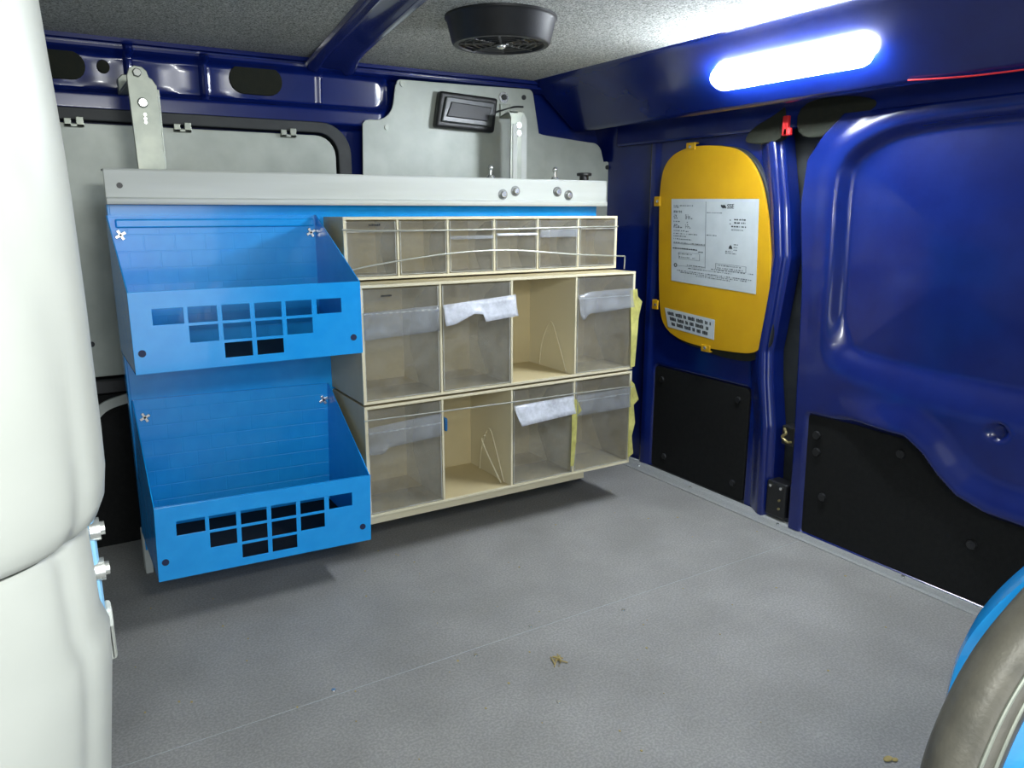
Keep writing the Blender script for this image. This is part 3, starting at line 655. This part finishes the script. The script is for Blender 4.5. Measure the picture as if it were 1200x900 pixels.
# ---- clear fronted tilt bin cabinets
def cabinet(label, z0, h, depth, n, missing, tapes, yf=0.0, face=0.0045, tilt=0.0, sidemark=True):
    w = 0.60; x0 = 0.0; yb = Y0-0.001; yf0 = yb-depth
    t = thing('bin_cabinet', label, 'cabinet', (0.3, yb, z0), 'cream bin cabinets')
    th = 0.0035
    bm = bmesh.new()
    add_box(bm, (x0, yf0, z0), (x0+w, yb, z0+th)); add_box(bm, (x0, yf0, z0+h-th), (x0+w, yb, z0+h))
    add_box(bm, (x0, yf0, z0+th), (x0+th, yb, z0+h-th)); add_box(bm, (x0+w-th, yf0, z0+th), (x0+w, yb, z0+h-th))
    add_box(bm, (x0+th, yb-th, z0+th), (x0+w-th, yb, z0+h-th))
    obj('case', bm, 'cream', t)
    bm = bmesh.new()   # raised pale front rim
    add_box(bm, (x0-0.001, yf0-0.003, z0-0.0005), (x0+w+0.001, yf0+0.001, z0+face)); add_box(bm, (x0-0.001, yf0-0.003, z0+h-face), (x0+w+0.001, yf0+0.001, z0+h+0.0005))
    add_box(bm, (x0-0.001, yf0-0.003, z0+face), (x0+0.0045, yf0+0.001, z0+h-face)); add_box(bm, (x0+w-0.0045, yf0-0.003, z0+face), (x0+w+0.001, yf0+0.001, z0+h-face))
    obj('front_rim', bm, 'creamface', t, 0.0005)
    cw = w/n
    for k in range(1, n):
        x = x0+cw*k; box('divider', (x-0.0018, yf0-0.0025, z0+th), (x+0.0018, yb-th, z0+h-th), 'creamface', t)
    for k in range(n):
        a, b = x0+cw*k+0.004, x0+cw*(k+1)-0.004; zb_, zt_ = z0+0.006, z0+h-0.007
        if k in missing:
            for s in (b+0.0022,):   # quadrant guide moulded on the side wall
                if depth > 0.12:
                    bm = bmesh.new(); H = h-0.02
                    add_tube(bm, curve([(s-0.002, yf0+0.123, zb_-0.002), (s-0.002, yf0+0.112, zb_+0.28*H), (s-0.002, yf0+0.082, zb_+0.52*H), (s-0.002, yf0+0.055, zb_+0.33*H), (s-0.002, yf0+0.022, zb_-0.002)], 6), 0.0013, 6)
                    obj('guide_rib', bm, 'creamface', t, 0, True)
            continue
        bm = bmesh.new(); yy = yf0-0.0015
        add_box(bm, (a, yy, zb_), (b, yy+0.0018, zt_))                                 # front
        d2 = min(depth-0.012, h*0.80)
        for x in (a, b-0.0015):
            poly = [(yy+0.0018, zb_), (yy+d2*0.55, zb_), (yy+d2*0.80, zb_+0.30*h), (yy+d2*0.80, zb_+0.42*h)]+[(yy+0.0018+d2*0.80*math.cos(q), zb_+0.42*h+(zt_-zb_-0.42*h)*math.sin(q)) for q in (0.4, 0.8, 1.2)]+[(yy+0.0018, zt_)]
            add_prism(bm, poly, 0, x, x+0.0015)
        add_box(bm, (a+0.0015, yy+0.0018, zb_), (b-0.0015, yy+d2*0.55, zb_+0.0015))
        bn = obj('bin', bm, 'clear', t)
        bm = bmesh.new(); zl = z0+h*0.76      # grip lip across the front
        add_box(bm, (a, yy-0.004, zl), (b, yy-0.0002, zl+0.002)); add_box(bm, (a, yy-0.0012, zb_), (a+0.0015, yy, zt_)); add_box(bm, (b-0.0015, yy-0.0012, zb_), (b, yy, zt_)); add_box(bm, (a, yy-0.0012, zb_), (b, yy, zb_+0.0015))
        obj('lip', bm, 'clearedge', bn)
        if k in tapes:
            kind, prof_, ya = tapes[k]
            bm = bmesh.new(); top = prof_['top']; bot = prof_['bot']; N = 24
            def ev(lst, q):
                for (p0, v0), (p1, v1) in zip(lst, lst[1:]):
                    if p0 <= q <= p1: return v0+(v1-v0)*(q-p0)/(p1-p0+1e-9)
                return lst[-1][1]
            rows_ = []
            for i in range(N+1):
                q = i/N; x = a+(b-a)*(prof_.get('x0', 0)+(prof_.get('x1', 1)-prof_.get('x0', 0))*q); col_ = []
                for r_ in range(5):
                    z = ev(top, q)+(ev(bot, q)-ev(top, q))*r_/4
                    y = yy-0.0035-ya*(r_/4)**1.4-0.0012*abs(math.sin(q*37+r_*2.1))
                    col_.append(bm.verts.new((x, y, z0+h*z)))
                rows_.append(col_)
            for A, B in zip(rows_, rows_[1:]):
                for r_ in range(4): bm.faces.new((A[r_], A[r_+1], B[r_+1], B[r_]))
            o = obj('tape', bm, kind, bn, 0, True)
            so = o.modifiers.new('thickness', 'SOLIDIFY'); so.thickness = 0.0004
    return t, yf0
flat = lambda v: [(0, v), (1, v)]
# top: six shallow bins
c1, yf1 = cabinet('shallow six-compartment bin cabinet, topmost of the stack, crossed by a bent wire', 0.4195, 0.108, 0.104, 6, (), {
    2: ('tape', {'top': flat(0.68), 'bot': flat(0.62), }, 0.001), 3: ('tapewhite', {'top': flat(0.71), 'bot': flat(0.67)}, 0.002), 4: ('tape', {'top': flat(0.76), 'bot': flat(0.62)}, 0.001)})
# middle: third bin is missing
c2, yf2 = cabinet('middle bin cabinet with four compartments, third from left open, crumpled white tape on the second', 0.2095, 0.206, 0.169, 4, (2,), {
    0: ('tape', {'top': [(0, .78), (1, .80)], 'bot': [(0, .55), (1, .58)]}, 0.001),
    1: ('tapewhite', {'top': [(0, .80), (1, .85)], 'bot': [(0, .62), (.12, .63), (.38, .71), (.5, .70), (.53, .63), (1, .66)], 'x0': 0.0, 'x1': 1.07}, 0.010),
    3: ('tape', {'top': [(0, .80), (.2, .83), (1, .84)], 'bot': [(0, .60), (.06, .55), (.14, .62), (1, .65)], 'x0': 0.0, 'x1': 0.97}, 0.008)})
# bottom: second bin is missing
c3, yf3 = cabinet('bottom bin cabinet with four compartments, second from left open, yellowed tape on its right bins', 0.0, 0.2045, 0.169, 4, (1,), {
    0: ('tape', {'top': [(0, .82), (1, .86)], 'bot': [(0, .58), (.2, .57), (.24, .62), (1, .65)]}, 0.001),
    2: ('tapewhite', {'top': [(0, .82), (1, .84)], 'bot': [(0, .74), (.08, .62), (1, .66)], 'x0': 0.0, 'x1': 1.0}, 0.009),
    3: ('tape', {'top': flat(0.84), 'bot': flat(0.62)}, 0.002)})
# yellowed tape hanging in folds at bin edges
def tape_flag(parent, pts, y0, depth):
    bm = bmesh.new()
    A = [bm.verts.new((p[0], y0-(p[2] if len(p) > 2 else 0), p[1])) for p in pts]
    f = bm.faces.new(A); r = bmesh.ops.extrude_face_region(bm, geom=[f]); vs = [e for e in r['geom'] if isinstance(e, bmesh.types.BMVert)]
    bmesh.ops.translate(bm, verts=vs, vec=(0, -0.0008, 0))
    return obj('tape_flag', bm, 'tapeyellow', parent)
tape_flag(c2, [(0.586, 0.378), (0.604, 0.380), (0.607, 0.364), (0.6155, 0.353, .004), (0.611, 0.32), (0.6085, 0.27), (0.605, 0.215), (0.594, 0.214), (0.592, 0.29)], -0.005, .0)
tape_flag(c3, [(0.596, 0.186), (0.606, 0.176), (0.616, 0.142, .004), (0.606, 0.130), (0.612, 0.09), (0.604, 0.06), (0.610, 0.02), (0.596, 0.012), (0.594, 0.10)], -0.005, .0)
tape_flag(c3, [(0.442, 0.166), (0.456, 0.160), (0.462, 0.139, .006), (0.456, 0.126), (0.454, 0.07), (0.449, 0.020), (0.441, 0.020), (0.443, 0.09)], -0.005, .0)
box('base_rail', (0.0, 0.006, -0.017), (0.485, Y0-0.002, -0.0008), 'creamface', c3, 0.001)
cyl('knob', (0.601, 0.06, 0.035), (0.612, 0.06, 0.035), 0.006, 'zinc', c3, n=12)
cyl('hanging_hole', (0.372, Y0-0.0055, 0.388), (0.372, Y0-0.0042, 0.388), 0.004, 'ink', c2, n=12)
# tiny printed marks on two lips
for par, x, z, y in ((c2, 0.038, 0.397, yf2), (c1, 0.046, 0.5145, yf1)):
    bm = bmesh.new(); xx = x
    for k in range(7):
        ww = random.uniform(0.0015, 0.003); add_box(bm, (xx, y-0.0026, z-0.0018), (xx+ww, y-0.0019, z+random.uniform(0.0008, 0.002))); xx += ww+0.0008
    obj('printed_mark', bm, 'ink', par)
# retaining wires
w1 = tube('retaining_wire', curve([(-0.004, yf1-0.004, 0.5065), (0.05, yf1-0.008, 0.5045), (0.16, yf1-0.009, 0.5035), (0.30, yf1-0.009, 0.5040), (0.45, yf1-0.008, 0.5055), (0.602, yf1-0.004, 0.5065)], 6), 0.0013, 'wire', None, 8)
origin_to(w1, (0.3, yf1-0.006, 0.504))
tag(w1, 'straight thin galvanised wire stretched high across the top row of clear bins', 'wire')
w2 = tube('retaining_wire', curve([(0.004, yf1-0.010, 0.437), (0.05, yf1-0.011, 0.445), (0.15, yf1-0.012, 0.457), (0.24, yf1-0.012, 0.4635), (0.33, yf1-0.012, 0.464), (0.42, yf1-0.012, 0.457), (0.50, yf1-0.012, 0.4505), (0.605, yf1-0.010, 0.4445), (0.618, yf1-0.009, 0.4435), (0.6195, yf1-0.009, 0.440), (0.6195, yf1-0.008, 0.4165)], 6), 0.0015, 'wire', None, 8)
origin_to(w2, (0.3, yf1-0.011, 0.45))
tag(w2, 'bowed galvanised wire with hooked end, low across the top row of clear bins', 'wire')
w3 = tube('retaining_wire', curve([(-0.003, yf3-0.005, 0.1815), (0.15, yf3-0.008, 0.1795), (0.30, yf3-0.008, 0.177), (0.45, yf3-0.008, 0.1755), (0.603, yf3-0.005, 0.1715)], 6), 0.0013, 'wire', None, 8)
origin_to(w3, (0.3, yf3-0.006, 0.18))
tag(w3, 'thin galvanised wire stretched across the bottom row of clear bins', 'wire')
pg = box('peg', (0.1535, yf3-0.005, 0.139), (0.159, yf3+0.012, 0.164), 'peg', None, 0.002); origin_to(pg, (0.156, yf3, 0.139))
tag(pg, 'small blue plastic peg beside the open compartment of the bottom cabinet', 'peg')
st = tube('plastic_strand', curve([(0.260, 0.035, 0.105), (0.268, 0.06, 0.085), (0.280, 0.030, 0.03), (0.288, 0.020, 0.0052)], 6), 0.0015, 'creamface', None, 8); origin_to(st, (0.288, 0.02, 0.004))
tag(st, 'thin cream strand leaning inside the open compartment of the bottom cabinet', 'strand')

# ================================================================== YELLOW PANEL
XP = XR-0.012
yp = thing('yellow_panel', 'yellow round-cornered panel with printed notice over the rear door window', 'panel', (XP, -0.02, 0.24))
OUT = smooth_poly([(0.150, 0.600), (0.128, 0.655), (0.060, 0.678), (-0.045, 0.672), (-0.100, 0.655), (-0.142, 0.610), (-0.165, 0.550), (-0.182, 0.470), (-0.190, 0.390), (-0.190, 0.320), (-0.187, 0.272), (-0.160, 0.248), (-0.110, 0.243), (-0.02, 0.240), (0.060, 0.246), (0.112, 0.268), (0.132, 0.31), (0.143, 0.45)], 3)
prism('board', OUT, 0, XP-0.006, XP, 'yellow', yp, 0.001)
win = thing('window_1', '', '', (XR, -0.02, 0.24)); del win['label'], win['category']; struct(win, 'dark rubber-edged rear window hidden behind the yellow panel')
W1 = [(y*1.012-0.005, 0.455+(z-0.455)*1.02-0.004) for y, z in OUT]
prism('rubber_edge', W1, 0, XP+0.001, XR+0.01, 'rubber', win, 0.003)
prism('dark_glass', smooth_poly([(-0.170, 0.275), (-0.10, 0.25), (0.0, 0.236), (-0.05, 0.226), (-0.135, 0.226), (-0.168, 0.238), (-0.180, 0.258)], 2), 0, XP+0.0005, XP+0.004, 'olive', win)
for y, z, ax in ((0.052, 0.675, 'v'), (0.149, 0.560, 'h'), (0.141, 0.320, 'h'), (-0.026, 0.241, 'v')):
    bm = bmesh.new()
    if ax == 'h': add_box(bm, (XP-0.009, y-0.006, z-0.011), (XP-0.005, y+0.012, z+0.011)); add_box(bm, (XP-0.009, y+0.010, z-0.011), (XP+0.004, y+0.013, z+0.011))
    else:
        s = 1 if z > 0.4 else -1
        add_box(bm, (XP-0.009, y-0.013, min(z-0.006*s, z+0.008*s)), (XP-0.005, y+0.013, max(z-0.006*s, z+0.008*s))); add_box(bm, (XP-0.009, y-0.013, z+0.006*s if s > 0 else z-0.009), (XP+0.004, y+0.013, z+0.009 if s > 0 else z-0.006))
    cp = obj('clip', bm, 'yellow', yp, 0.001)
    cyl('screw', (XP-0.0115, y, z), (XP-0.008, y, z), 0.0035, 'zinc', cp, n=10)
# notice: built as a flat printed sheet
NA, NB, NC, ND = Vector((0.106, 0.565)), Vector((-0.146, 0.562)), Vector((-0.155, 0.372)), Vector((0.094, 0.381))   # tl tr br bl in (y,z)
def N(u, v): return NA*(1-u)*(1-v)+NB*u*(1-v)+NC*u*v+ND*(1-u)*v
XN = XP-0.0068
bm = bmesh.new(); add_prism(bm, [tuple(N(0,0)), tuple(N(1,0)), tuple(N(1,1)), tuple(N(0,1))], 0, XN, XP-0.0058); notice = obj('notice', bm, 'paper', yp)
notice['label'] = 'white printed notice'
def bars(lst, name, m, par, F=N, th=0.0004, x=XN):
    bm = bmesh.new()
    for u0, v0, u1, v1 in lst: add_prism(bm, [tuple(F(u0,v0)), tuple(F(u1,v0)), tuple(F(u1,v1)), tuple(F(u0,v1))], 0, x-th, x+0.0001)
    o = obj(name, bm, m, par); o['kind'] = 'stuff'; return o
def words(u0, u1, v, h, dens=0.8):
    out = []; u = u0
    while u < u1-0.006:
        w = random.uniform(0.010, 0.030); w = min(w, u1-u)
        k = u
        while k < u+w-0.003:
            if random.random() < dens: out.append((k, v-h*random.uniform(.7, 1), k+0.0042, v))
            k += 0.0058
        u += w+0.008
    return out
tx = []
for v, a, b in ((.085,.03,.28),(.105,.03,.10),(.15,.03,.13),(.165,.03,.15),(.20,.03,.07),(.215,.03,.08),(.235,.03,.09),(.195,.18,.22),(.215,.18,.24),(.235,.18,.27),(.275,.03,.12),(.28,.18,.22),(.315,.03,.08),(.33,.03,.10),(.345,.03,.15),(.31,.18,.21),(.33,.18,.23),(.345,.18,.25),(.385,.03,.17),(.39,.18,.22),(.42,.03,.33),(.45,.03,.20),(.485,.03,.26),(.53,.03,.42),(.62,.34,.41),(.66,.09,.28),(.70,.10,.30)):
    tx += words(a, b, v, 0.013)
for v, a, b in ((.16,.44,.62),(.415,.44,.56),(.34,.72,.86),(.60,.66,.78),(.745,.58,.84),(.775,.57,.86),(.79,.20,.44),(.80,.50,.97),(.825,.22,.74),(.865,.08,.95),(.885,.12,.90),(.905,.32,.72)):
    tx += words(a, b, v, 0.012)
bars(tx, 'small_print', 'inkgrey', notice)
lines = [(.425,.03,.428,.80),(.02,.535,.42,.538),(.10,.635,.36,.638),(.10,.715,.36,.718),(.10,.635,.103,.718),(.357,.635,.36,.718),(.55,.72,.89,.723),(.55,.785,.89,.788),(.55,.72,.553,.788),(.887,.72,.89,.788),(.02,.80,.42,.802)]
bars(lines, 'ruled_lines', 'inkgrey', notice)
bars(words(.02, .33, .60, .016, .97)+words(.75, .88, .23, .018, .97)+words(.75, .88, .265, .018, .9)+words(.72, .88, .305, .016, .9)+[(.70,.225,.712,.235),(.70,.265,.712,.275)], 'bold_print', 'ink', notice)
def poly_on(name, pts, par, m='ink'):
    bm = bmesh.new(); add_prism(bm, [tuple(N(*p)) for p in pts], 0, XN-0.0005, XN+0.0001); return obj(name, bm, m, par)
poly_on('triangle_mark', [(.695,.545),(.735,.545),(.73,.52),(.715,.50),(.70,.52)], notice)
bars(words(.75, .80, .50, .012)+words(.75, .80, .53, .012)+words(.75, .80, .56, .012)+words(.66, .74, .58, .012), 'caption', 'inkgrey', notice)
bm = bmesh.new(); ring = 20
for k in range(ring):
    a0, a1 = 2*PI*k/ring, 2*PI*(k+1)/ring; P = lambda a, r: tuple(N(.055+r*math.cos(a), .80+r*1.25*math.sin(a)))
    add_prism(bm, [P(a0,.012), P(a1,.012), P(a1,.020), P(a0,.020)], 0, XN-0.0005, XN+0.0001)
obj('round_symbol', bm, 'ink', notice)
# maker's mark: two leaning leaf shapes and the letters
for cx in (.615, .640):
    poly_on('emblem', [(cx+.013*math.cos(a)*1.0+.010*math.sin(a), .083+.020*math.sin(a)) for a in [2*PI*k/16 for k in range(16)]], notice)
def text(name, body, p, size, m, par, vdir=None, bold=0.0):
    c = bpy.data.curves.new(name, 'FONT'); c.body = body; c.size = size; c.extrude = 0.0003; c.align_x = 'LEFT'; c.align_y = 'CENTER'; c.offset = bold
    c.materials.append(M[m]); o = bpy.data.objects.new(name, c); COL.objects.link(o); o.parent = par
    # local x -> -y (to the right on the door), local y -> +z, local z -> -x
    ml = Matrix.Translation(Vector(p)-wloc(par)) @ Matrix(((0, 0, -1, 0), (-1, 0, 0, 0), (0, 1, 0, 0), (0, 0, 0, 1)))
    dg = bpy.context.evaluated_depsgraph_get(); me = bpy.data.meshes.new_from_object(o.evaluated_get(dg)); me.transform(ml)
    bpy.data.objects.remove(o); o = bpy.data.objects.new(name, me); COL.objects.link(o); o.parent = par
    return o
pt = N(.668, .083); text('lettering', 'SSE', (XN-0.0003, pt.x, pt.y), 0.0135, 'ink', notice)
# small warning label below
KA, KB, KC, KD = Vector((0.118, 0.320)), Vector((-0.050, 0.302)), Vector((-0.050, 0.258)), Vector((0.112, 0.276))
KA = Vector((0.112, 0.316)); KB = Vector((-0.047, 0.306)); KC = Vector((-0.048, 0.262)); KD = Vector((0.098, 0.272))
def K(u, v): return KA*(1-u)*(1-v)+KB*u*(1-v)+KC*u*v+KD*(1-u)*v
bm = bmesh.new(); add_prism(bm, [tuple(K(0,0)), tuple(K(1,0)), tuple(K(1,1)), tuple(K(0,1))], 0, XN, XP-0.0058); lab = obj('warning_label', bm, 'paper', yp)
def kwords(a, b, v):
    out = []; u = a
    while u < b:
        w = random.choice((.06, .09, .14, .18)); k = u
        while k < min(u+w, b)-0.02: out.append((k, v-.19*random.uniform(.8, 1), k+.020, v)); k += .027
        u += w+.03
    return out
bars(kwords(.05, .94, .33)+kwords(.08, .90, .60)+kwords(.10, .88, .86), 'bold_print', 'ink', lab, K)

K_ = 0.991
for o_ in (yp, win):
    o_.location = Vector((o_.location.x, CAM.y+(o_.location.y-CAM.y)*K_, CAM.z+(o_.location.z-CAM.z)*K_)); o_.scale = (1, K_, K_)
# ================================================================== LAMP, VENT, CABLE
strip = thing('strip_light', 'lit white strip lamp fixed on the blue roof header', 'lamp', (0.635, -0.31, 0.78))
nrm = Vector((-0.636, 0, -0.772)); tng = Vector((0.772, 0, -0.636))
PA, PB = Vector((0.6405, -0.180, 0.7765)), Vector((0.6405, -0.452, 0.7765))
def capsule(bm, half, hgt, off, n=12, dome=True):
    rings = []
    for s, k in ((1.0, 0.0), (1.0, 0.45), (0.90, 0.78), (0.70, 0.95), (0.35, 1.0)):
        ring = []
        for i in range(n+1): a = PI/2*-1+PI*i/n; ring.append(PA+Vector((0, 1, 0))*(math.cos(a)*half*s)+tng*(math.sin(a)*half*s)+nrm*(off+hgt*k))
        for i in range(n+1): a = PI/2+PI*i/n; ring.append(PB+Vector((0, 1, 0))*(math.cos(a)*half*s)+tng*(math.sin(a)*half*s)+nrm*(off+hgt*k))
        rings.append([bm.verts.new(p) for p in ring])
    for A, B in zip(rings, rings[1:]):
        m_ = len(A)
        for i in range(m_): bm.faces.new((A[i], A[(i+1)%m_], B[(i+1)%m_], B[i]))
    bm.faces.new(rings[0][::-1]); bm.faces.new(rings[-1])
bm = bmesh.new(); capsule(bm, 0.0210, 0.006, -0.002); obj('housing', bm, 'white_body', strip, 0, True)
bm = bmesh.new(); capsule(bm, 0.0222, 0.016, 0.0035); obj('diffuser', bm, 'led', strip, 0, True)

vent = thing('roof_vent', 'round black roof vent hanging from the grey headliner', 'vent', (0.205, -0.124, CE))
bm = bmesh.new(); cx, cy = 0.205, -0.124; n = 48
prof = [(0.0, 0.002), (0.088, 0.002), (0.088, -0.003), (0.085, -0.006), (0.077, -0.038), (0.074, -0.041), (0.068, -0.041), (0.066, -0.036), (0.0, -0.036)]
rings = [[bm.verts.new((cx+r*math.cos(2*PI*i/n), cy+r*math.sin(2*PI*i/n), CE+z)) for i in range(n)] if r > 0 else [bm.verts.new((cx, cy, CE+z))] for r, z in prof]
for A, B in zip(rings, rings[1:]):
    for i in range(n):
        j = (i+1) % n; a = [A[i], A[j]] if len(A) > 1 else [A[0]]; b = [B[j], B[i]] if len(B) > 1 else [B[0]]
        bm.faces.new(a+b)
obj('housing', bm, 'black', vent, 0, True)
for r in (0.020, 0.032, 0.044, 0.056):
    bm = bmesh.new(); add_tube(bm, [(cx+r*math.cos(2*PI*i/40), cy+r*math.sin(2*PI*i/40), CE-0.037) for i in range(41)], 0.0022, 6, False); obj('ring', bm, 'black', vent, 0, True)
for k in range(8):
    a = 2*PI*k/8+0.2; bm = bmesh.new(); add_tube(bm, [(cx+0.010*math.cos(a), cy+0.010*math.sin(a), CE-0.0375), (cx+0.067*math.cos(a), cy+0.067*math.sin(a), CE-0.0375)], 0.0022, 6); obj('spoke', bm, 'black', vent)
cyl('hub', (cx, cy, CE-0.035), (cx, cy, CE-0.041), 0.012, 'black', vent, n=20)
bm = bmesh.new(); add_ball(bm, (cx, cy, CE-0.0415), 0.0075, (1, 1, 0.6)); obj('screw', bm, 'zinc', vent, 0, True)

cb = tube('cable', curve([(0.693, -0.50, 0.7305), (0.697, -0.55, 0.727), (0.700, -0.60, 0.7245), (0.702, -0.68, 0.7235), (0.702, -0.78, 0.7235), (0.702, -0.95, 0.724)], 6), 0.0013, 'red', None, 8); origin_to(cb, (0.70, -0.6, 0.724))
tag(cb, 'thin red cable running along the lower edge of the roof header', 'cable')
rt_ = bmesh.new(); add_box(rt_, (0.764, -0.226, 0.676), (0.772, -0.213, 0.712)); add_box(rt_, (0.764, -0.232, 0.676), (0.772, -0.215, 0.690))
rg = obj('tag', rt_, 'red', None, 0.002); origin_to(rg, (0.772, -0.22, 0.69))
tag(rg, 'small red tag hanging above the gap between the rear doors', 'tag')
# bits on the floor
sc = thing('straw_scrap', 'tiny tangle of pale straw lying on the grey floor ahead of the bins', 'straw', (0.113, -0.43, FL))
bm = bmesh.new()
for k in range(9):
    a = random.uniform(0, PI); l = random.uniform(0.004, 0.011); c = Vector((0.113+random.uniform(-.006, .006), -0.43+random.uniform(-.005, .005), FL+0.0012+0.0004*k)); d = Vector((math.cos(a), math.sin(a), random.uniform(-.05, .12)))*l
    add_tube(bm, [c-d, c+d*0.3+Vector((0, 0, 0.0008)), c+d], 0.0009, 6)
obj('stalks', bm, 'straw', sc)
cr = bmesh.new(); add_ball(cr, (0.331, -0.798, FL+0.0015), 0.004, (1.7, 1, 0.4)); add_ball(cr, (0.337, -0.803, FL+0.0013), 0.003, (1.4, 1, 0.4))
o = obj('crumb', cr, 'straw', None, 0, True); origin_to(o, (0.331, -0.798, FL)); tag(o, 'small pale crumb on the floor near the blue door pillar', 'crumb')
